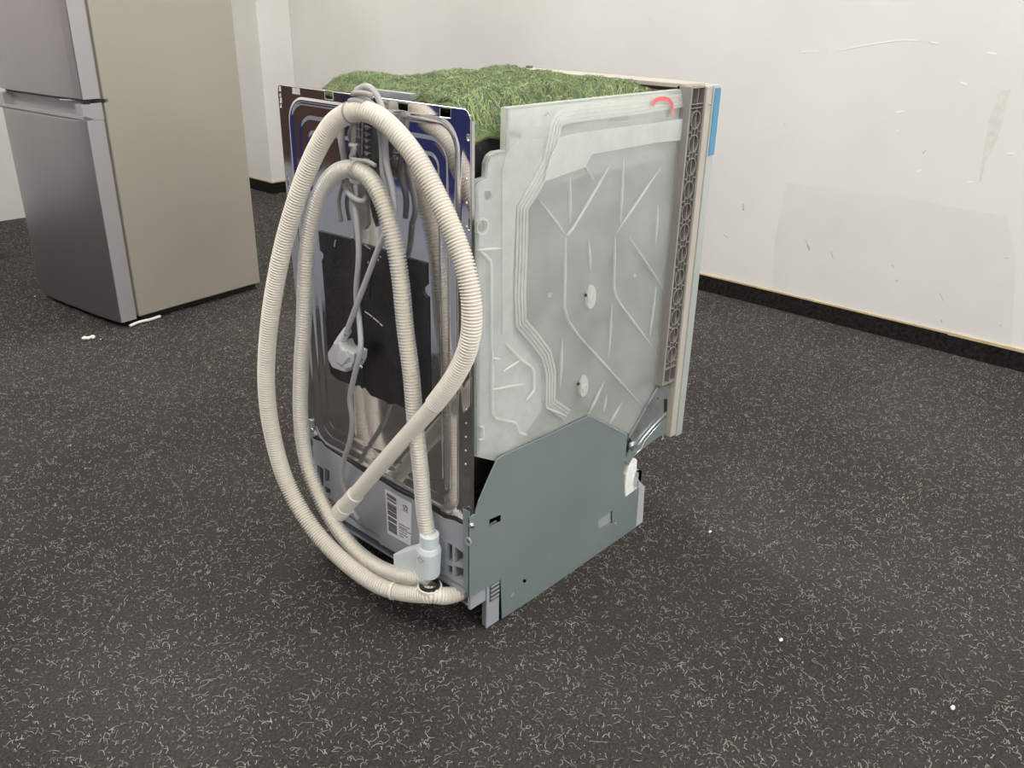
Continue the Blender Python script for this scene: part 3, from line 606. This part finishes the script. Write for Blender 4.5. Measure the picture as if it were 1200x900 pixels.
for a, b_ in zip(zs, zs[1:]+[zs[-1]-.03]):
    m_ = (a+b_)/2
    for s_ in (-1, 1):       # struts fanning out between two rings
        mb.prism('y', [(uc+s_*.008, a-.011), (uc+s_*.0095, a-.0105), (uc+s_*.0095, m_), (uc+s_*.0085, m_)], *yw)
        mb.prism('y', [(uc+s_*.0085, m_+.0006), (uc+s_*half, m_+.0006), (uc+s_*half, m_-.0006), (uc+s_*.0085, m_-.0006)], *yw)
        mb.prism('y', [(uc+s_*.0085, m_), (uc+s_*.0095, m_), (uc+s_*.0095, b_+.0105), (uc+s_*.008, b_+.011)], *yw)
mb.box(u[1], u[2], *yw, Z_b, Z_b+.002); mb.box(u[1], u[2], *yw, Z_b+.03, Z_b+.032)
sub('rib_web', mb, M['taupe'], dr)
zb_ = .172
sub('trim_strip', MB().box(u[2], u[3], YD-.004, DYW+.004, zb_+.004, zt), M['beige'], dr, bevel=.002)
sub('top_rail', MB().box(u[0]+.004, u[3], .0, DYW, zt-.003, zt+.004), M['beige'], dr, bevel=.001)
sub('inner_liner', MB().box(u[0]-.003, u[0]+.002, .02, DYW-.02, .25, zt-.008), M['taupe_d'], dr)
ou = sub('outer_skin', MB().box(u[3], u[4], YD-.006, DYW+.006, zb_, zt+.001), M['outer'], dr, bevel=.0015)
zf = ony(832, 182, YD-.006)[1]
sub('protective_film', MB().box(u[3]+.003, u[4]+.0008, YD-.0072, YD-.0058, zf, zt-.004).box(u[4], u[4]+.0008, YD-.0065, DYW, zf, zt-.004), M['blue'], dr)
a = ony(832, 122, YD-.006); sub('film_bubble', MB().ball((a[0], YD-.0072, a[1]), .0025, (1, .4, 1), 8, 4), M['metal'], dr)
mb = MB()
for i, (x, y) in enumerate(((575, 80), (588, 79.5), (600, 79), (618, 79.5))): p = pix(x, y, (0, 0, 1), zt+.004); mb.box(p.x-.004, p.x+.004, min(p.y, DYW)-.01, min(p.y, DYW), zt-.002, zt+.008)
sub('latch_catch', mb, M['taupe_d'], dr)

# --- hinge under the jacket
mb = MB(); mb.prism('y', [ony(x, y, -.003) for x, y in ((771, 455), (784.5, 450.5), (784.5, 486), (752, 517), (745, 523), (738, 513))], -.003, .000)
hg = sub('hinge_bracket', mb, M['galv_shiny'], DW); hg['label'] = 'shiny galvanised hinge bracket below the door'
sub('hinge_lower_plate', MB().prism('y', [ony(x, y, -.004) for x, y in ((784.5, 486), (784, 505), (770, 513), (752, 527), (741, 537), (737, 545), (733, 541), (741, 522), (752, 518))], -.004, -.0005), M['galv'], hg)
sub('hinge_rod', MB().tube([P3y(x, y, -.006) for x, y in ((780, 484), (766, 499), (753, 514), (747, 523))], .0022, 8), M['galv_edge'], hg, smooth=True)
sub('hinge_rod_lower', MB().tube([P3y(x, y, -.006) for x, y in ((781, 488), (768, 502), (755, 517), (751, 526), (744, 533))], .0012, 8), M['metal'], hg, smooth=True)
c = P3y(743, 523, -.006); sub('hinge_pivot', MB().tube([c, c+Vector((0, .012, 0))], .009, 14).ball(tuple(P3y(748, 519, .003)), .006).ball(tuple(P3y(738, 528, .003)), .006), M['galv_shiny'], hg, smooth=True)
sub('hinge_hook', MB().tube(spline([P3y(x, y, .004) for x, y in ((781, 499), (778, 501), (776.5, 507), (777, 513), (775, 515))], .002), .0014, 8), M['foam'], hg, smooth=True)
sub('hinge_slot', MB().prism('y', [ony(x, y, -.003) for x, y in ((778, 468), (781.5, 467), (781.5, 481), (778, 484))], -.0036, -.003), M['black'], hg)
a = ony(771, 467, -.003); sub('hinge_hole', MB().ball((a[0], -.003, a[1]), .0016, (1, .4, 1.6), 8, 4), M['black'], hg)
mb = MB()
fp = [(742, 536), (745, 538), (744.5, 550), (741, 560), (740, 566), (742, 574), (735, 579), (731.5, 582), (731, 570), (732, 556), (734.5, 548), (737, 541)]
mb.prism('y', [ony(x, y, .0) for x, y in fp], -.004, .012); sub('foam_lump', mb, M['foam'], DW, bevel=.002)['label'] = 'torn white foam lump at the front of the base'
sub('foam_lump', MB().ball(tuple(P3y(743, 573, .006)), .008, (1.1, .7, .6), 10, 6), M['foam'], DW, smooth=True)
# left corner catch
mb = MB().prism('x', [onx(x, y, -.001) for x, y in ((362, 491), (366, 493), (367, 503), (370, 510), (367, 515), (362, 510))], -.003, .002); sub('corner_clip', mb, M['galv_edge'], DW)
p = P3x(366, 504, -.004); sub('screw', MB().ball(tuple(p), .004, (.6, 1, 1), 10, 6), M['metal'], DW, smooth=True)

# ---------------------------------------------------------------- hoses, cords (fixed to the machine: parts)
def hose(name, pts, r, amp, pitch, m, seg=20, step=None):
    path = spline([P3x(x, y, -d) for x, y, d in pts], pitch/6); rad = [r + amp*(.3, .6, .6, .3, -1.7, -1.7)[i % 6] for i in range(len(path))]
    return sub(name, MB().tube(path, rad, seg), m, DW, smooth=True), path
outer_pts = [(549, 688, -.035), (541, 693, -.012), (525, 698, .012), (505, 697, .04), (470, 694, .055), (438, 683, .07), (400, 655, .08), (365, 617, .09), (336, 566, .095), (319, 508, .10), (312, 450, .10), (315, 385, .095), (326, 315, .085), (341, 255, .07), (362, 195, .055), (386, 150, .045), (408, 133, .04), (430, 131, .038), (455, 146, .035), (487, 184, .032), (513, 232, .03), (533, 277, .03), (547, 320, .032), (553, 365, .034), (549, 405, .036), (533, 441, .038), (508, 475, .04)]
dh, path = hose('drain_hose', outer_pts, .0129, .0015, .0043, M['hose'], 22); dh['label'] = 'cream corrugated drain hose looped around the back'
sm_pts = [(513, 469, .0395), (500, 485, .040), (470, 518, .042), (435, 558, .044), (412, 585, .045)]
path = spline([P3x(x, y, -d) for x, y, d in sm_pts], .0012); sub('smooth_end', MB().tube(path, [.0120+.0004*(1 if i % 3 else -1) for i in range(len(path))], 22), M['hose_s'], dh, smooth=True)
ep = [P3x(x, y, -.045) for x, y in ((417, 579), (405, 593), (398, 601), (391, 608))]
sub('end_cuff', MB().tube([ep[0], ep[1]], .0142, 20).tube([ep[1], ep[2]], .0155, 20).tube([ep[2], ep[3]], [.0138, .0128], 20), M['hose_s'], dh, smooth=False, bevel=.001)
inner_pts = [(503, 634, .028), (497, 600, .03), (493, 552, .032), (487, 500, .034), (482, 440, .034), (475, 385, .034), (469, 325, .034), (461, 280, .034), (448, 236, .034), (432, 208, .034), (411, 198, .036), (391, 205, .04), (374, 230, .044), (362, 275, .048), (358, 320, .05), (356, 380, .052), (353, 430, .054), (352, 480, .056), (356, 525, .058), (366, 562, .06), (388, 608, .06), (415, 643, .058), (445, 665, .052), (478, 676, .045), (500, 676, .035)]
sl, path = hose('inlet_hose', inner_pts, .0118, .0013, .0046, M['sleeve'], 20); sl['label'] = 'translucent ribbed inlet hose with a cream inner tube'
path2 = spline([P3x(x, y, -d) for x, y, d in inner_pts], .006); sub('inner_tube', MB().tube(path2, .0082, 14), M['inner'], sl, smooth=True)
def at(f, pth): return pth[int(f*(len(pth)-1))]
# band clamp on the drain hose
outp = spline([P3x(x, y, -d) for x, y, d in outer_pts], .004)
def near(x, y, pth): 
    t_ = None
    def px(p): d = p-CAM; return (600+F*d.dot(rt)/d.dot(fw), 450-F*d.dot(up)/d.dot(fw))
    return min(range(1, len(pth)-1), key=lambda i: (px(pth[i])[0]-x)**2+(px(pth[i])[1]-y)**2)
def collar(name, x, y, pth, r1, r2, h, m, par):
    i = near(x, y, pth); d = (pth[i+1]-pth[i-1]).normalized(); return sub(name, MB().ring(pth[i]-d*h/2, d, r1, r2, h, 24), m, par)
collar('hose_clamp', 461, 693, outp, .0150, .0128, .004, M['hose_s'], dh)
collar('cable_tie', 411, 133, outp, .0150, .0135, .003, M['clip'], dh)
innp = spline([P3x(x, y, -d) for x, y, d in inner_pts], .004)
collar('cable_tie', 417, 198, innp, .0140, .0120, .005, M['clip'], sl)
# aquastop valve
v0 = P3x(503, 630, -.030); v1 = P3x(501.5, 686, -.028); ax = (v1-v0).normalized()
vb = MB().tube([v0-ax*.008, v0+ax*.016], .0150, 24).tube([v0+ax*.014, v0+ax*.022, v0+ax*.068, v0+ax*.071], [.016, .0192, .0185, .017], 24)
vv = sub('valve_housing', vb, M['valve'], DW, smooth=False, bevel=.0008); vv['label'] = 'frosted safety valve housing where the inlet hose ends'
a = [P3x(x, y, -.03) for x, y in ((467, 646), (484, 641.5), (500, 637), (500, 676), (490, 676), (483, 668), (468, 663))]
sub('valve_block', MB().prism('x', [(p.y, p.z) for p in a], -.042, -.012), M['valve'], vv, bevel=.002)
sub('valve_core', MB().tube([v0+ax*.004, v0+ax*.054], .0085, 14), M['hose_s'], vv, smooth=True)
mb = MB(); c = P3x(493, 656, -.0495); mb.ring(c, (-1, 0, 0), .0055, .0040, .0008, 18); mb.box(c.x-.0008, c.x, c.y-.010, c.y-.0035, c.z+.0015, c.z+.0028); sub('moulded_symbol', mb, M['cord'], vv)
k0 = P3x(503.5, 684, -.036)
sub('seal_ring', MB().ring(k0-ax*.001, ax, .0160, .012, .006, 24), M['black'], DW)
ck = sub('collar', MB().ring(k0+ax*.003, ax, .0195, .0165, .020, 28), M['hose_s'], DW, bevel=.0006); ck['label'] = 'cream collar below the valve'
# hose holder bracket on the panel
hb = MB(); a = [P3x(x, y, -.024) for x, y in ((414.5, 141), (414, 182))]; hb.tube([a[0], a[1]], .0040, 12); hb.tube([a[0], a[0]+Vector((0, 0, -.003))], .0090, 16)
hk = sub('hose_holder', hb, M['clip'], DW, smooth=False); hk['label'] = 'grey plastic hose holder with toothed rail'
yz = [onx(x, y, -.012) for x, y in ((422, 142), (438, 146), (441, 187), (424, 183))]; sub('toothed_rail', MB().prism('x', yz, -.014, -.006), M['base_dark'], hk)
mb = MB()
for k in range(5): a = onx(431, 150+k*7.5, -.016); mb.prism('x', [(a[0]+.006, a[1]+.003), (a[0]-.006, a[1]+.001), (a[0]+.002, a[1]-.003)], -.018, -.013)
for k in range(3): a = onx(421, 152+k*9, -.016); mb.box(-.02, -.014, a[0]-.003, a[0]+.004, a[1]-.0012, a[1]+.0012)
mb.tube([P3x(425, 142, -.016), P3x(424, 181, -.016)], .0014, 8); sub('rail_tooth', mb, M['clip'], hk)
mb = MB().tube(spline([P3x(x, y, -.034) for x, y in ((410, 170), (415, 171), (415, 178), (411, 184), (416, 187), (430, 189), (440, 194))], .002), .0030, 8); mb.ring(P3x(415, 171.5, -.032), (-.2, .1, 1), .006, .003, .003, 14); sub('clip_foot', mb, M['clip'], hk, smooth=True)
mb = MB().tube([P3x(x, y, -.03) for x, y in ((414, 209), (424, 210))], .0075, 14); sub('clip_saddle', mb, M['hose_s'], hk)
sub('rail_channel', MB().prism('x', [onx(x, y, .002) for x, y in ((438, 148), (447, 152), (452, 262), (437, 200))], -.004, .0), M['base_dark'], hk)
sub('holder_tail', MB().prism('x', [onx(x, y, -.004) for x, y in ((424, 212), (434, 214), (436, 262), (432, 268), (428, 256), (425, 240))], -.012, -.006), M['clip'], hk)
mb = MB().box(-.006, .016, *sorted((onx(424, 108)[0], onx(434, 110)[0])), .810, .8165); sub('top_catch', mb, M['clip'], hk)
sub('crossbar', MB().box(.02, .03, onx(468, 113)[0], onx(412, 103)[0], .812, .82), M['galv_edge'], DW)
# power cord
def cordp(pts, r=.0043): return MB().tube(spline([P3x(x, y, -d) for x, y, d in pts], .004), r, 10)
cords = [
 [(453, 268, .022), (440, 300, .03), (424, 342, .036), (414, 368, .038), (405, 392, .038)],
 [(400, 148, .012), (402, 180, .014), (410, 218, .02), (417, 250, .026), (420.5, 297, .03), (417.5, 345, .03), (421.5, 380, .034), (422.5, 410, .046), (415, 442, .046), (410, 467, .042), (413, 492, .036), (410, 517, .03), (402.5, 541, .022), (401, 562, .018), (407, 584, .014), (414, 600, .012), (421, 611, .008)],
 [(416, 112, .034), (420, 104.5, .030), (430, 101.5, .026), (439, 108, .024), (447, 124, .022), (450, 145, .02), (453, 190, .016), (460, 222, .016), (462, 250, .018), (453, 268, .022)],
 [(412, 122, .04), (420, 116, .036), (433, 120, .030), (441, 132, .026), (447, 165, .018), (449, 205, .014), (456, 235, .014), (450, 262, .018)],
 [(412, 122, .03), (407, 135, .02), (400, 148, .012)],
 [(404, 218, .022), (408, 226, .03), (416, 233, .032), (426, 236, .026), (430, 228, .014)],
 [(400, 260, .006), (397, 235, .006), (404, 200, .008), (398, 160, .008), (402, 145, .012)]]
pc = None
for i, c_ in enumerate(cords):
    if pc is None: pc = sub('power_cord', cordp(c_), M['cord'], DW, smooth=True); pc['label'] = 'grey power cord coiled over the hose holder'
    else: sub('cord_loop', cordp(c_, .0043 if i < 6 else .0032), M['cord'], pc, smooth=True)
mb = MB().tube(spline([P3x(x, y, -.042) for x, y in ((410, 119), (417, 118), (428, 121))], .003), .0042, 8); mb.tube(spline([P3x(x, y, -.040) for x, y in ((413, 110), (424, 109), (436, 112))], .003), .0036, 8); sub('cord_tie', mb, M['clip'], pc, smooth=True)
# plug
pl_ = [(394, 402), (387.5, 412), (388.5, 420), (393, 429), (409, 435), (415, 431), (419, 423), (420, 412), (405, 407), (402, 399)]
pg = sub('plug', MB().prism('x', [onx(x, y, -.038) for x, y in pl_], -.046, -.018), M['plug'], DW, bevel=.004, seg=3); pg['label'] = 'light grey angled mains plug'
mb = MB(); sp = spline([P3x(x, y, -.036) for x, y in ((396, 405), (400, 398), (404, 392), (408, 386))], .0012); mb.tube(sp, [.0072+(.0006 if (i//2) % 2 else -.0008)-.0012*i/len(sp) for i in range(len(sp))], 14); sub('strain_relief', mb, M['plug'], pg, smooth=False)
mb = MB().prism('x', [onx(x, y, -.048) for x, y in ((396, 412), (406, 411), (409, 419), (402, 428), (394, 424))], -.0495, -.0455); sub('grip_pad', mb, M['plug'], pg, bevel=.0012)
sub('finger_tab', MB().prism('x', [onx(x, y, -.048) for x, y in ((404, 427), (414, 425), (413, 430), (405, 431))], -.051, -.045), M['plug'], pg, bevel=.0008)
for x, y in ((423, 421.5), (424, 430)): a = P3x(x, y, -.032); sub('pin', MB().tube([a+Vector((0, .012, 0)), a], .0024, 10).ball(tuple(a), .0024), M['metal'], pg, smooth=True)

# ---------------------------------------------------------------- green fibre mat lying on the tub
U0, U1, V0, V1 = .006, .462, .028, .40
from mathutils import noise
def mz(x, y):
    uu = (x-U0)/(U1-U0); vv_ = (y-V0)/(V1-V0)
    b_ = .808 + .009*noise.noise(Vector((x*7, y*7, 3))) +   .008*noise.noise(Vector((x*16, y*16, 1))) + .004*noise.noise(Vector((x*45, y*45, 2)))
    e = min(x-frontedge(y), U1-x); b_ += .010*sm(e/.05)
    b_ -= .046*sm((.055-y)/.03)                       # droops over the near side
    b_ -= .028*sm((y-.335)/.065)                                # and over the far side
    b_ += .007*math.exp(-(((x-.10)/.10)**2+((y-.10)/.07)**2)); b_ += .003*math.exp(-(((x-.25)/.12)**2+((y-.25)/.1)**2))
    return b_
def frontedge(y): return .012+.022*sm((y-.08)/.05)-.012*sm((y-.16)/.05)+.004*math.sin(y*40)+(.02*sm((y-.35)/.05))
NU, NV = 110, 100; V = []; FF = []
for j in range(NV+1):
    y = V0+(V1-V0)*j/NV; fe = frontedge(y)
    for i in range(NU+1): x = fe+(U1+.003*math.sin(y*60)-fe)*i/NU; V.append((x, y+.003*math.sin(x*50)*(1 if j in (0, NV) else 0), mz(x, y)))
nb = len(V)
for j in range(NV+1):
    for i in range(NU+1): x, y, z = V[j*(NU+1)+i]; V.append((x, y, z-(.019 if 4 < i < NU-2 and 12 < j < NV-16 else .006)))
I = lambda i, j, k=0: k*nb+j*(NU+1)+i
for j in range(NV):
    for i in range(NU): FF.append((I(i, j), I(i+1, j), I(i+1, j+1), I(i, j+1))); FF.append((I(i, j, 1), I(i, j+1, 1), I(i+1, j+1, 1), I(i+1, j, 1)))
for i in range(NU): FF.append((I(i, 0), I(i, 0, 1), I(i+1, 0, 1), I(i+1, 0))); FF.append((I(i, NV), I(i+1, NV), I(i+1, NV, 1), I(i, NV, 1)))
for j in range(NV): FF.append((I(0, j), I(0, j+1), I(0, j+1, 1), I(0, j, 1))); FF.append((I(NU, j), I(NU, j, 1), I(NU, j+1, 1), I(NU, j+1)))
mt = thing('insulation_mat', 'lumpy green fibre mat lying on top of the dishwasher', 'mat', (.2, .2, .80))
sub('felt', MB().add(V, FF), M['moss'], mt, smooth=True)
mzg = np.array([[mz(U0-.03+.52*i/199, V0-.03+.46*j/199) for j in range(200)] for i in range(200)])
def matz(x, y):
    a = np.clip((x-U0+.03)/.52*199, 0, 198); b_ = np.clip((y-V0+.03)/.46*199, 0, 198); i = a.astype(int); j = b_.astype(int); fa = a-i; fb = b_-j
    return mzg[i, j]*(1-fa)*(1-fb)+mzg[i+1, j]*fa*(1-fb)+mzg[i, j+1]*(1-fa)*fb+mzg[i+1, j+1]*fa*fb
for m_, nf, seedv in (('moss_a', 16000, 1), ('moss_b', 16000, 2), ('moss_c', 3500, 3)):
    cx_ = rng.uniform(U0+.012, U1-.004, nf); cy_ = rng.uniform(V0+.004, V1-.006, nf); keep = np.array([a > frontedge(b_)+.004 for a, b_ in zip(cx_, cy_)]); cx_, cy_ = cx_[keep], cy_[keep]
    cs = np.stack([cx_, cy_, np.array([mz(a, b_) for a, b_ in zip(cx_, cy_)])], 1)
    Vs, Fs = strips(cs, None, rng.uniform(.006, .022, len(cs)), .0006, 1.8, 5, surf=matz); Vs[:, 2] += np.repeat(rng.uniform(-.0008, .0022, len(Vs)//12), 12)
    fo_ = np_mesh('loose_fibres', Vs, Fs, M[m_]); fo_.parent = mt; fo_.matrix_parent_inverse = Matrix.Translation(-mt.location); fo_['kind'] = 'stuff'
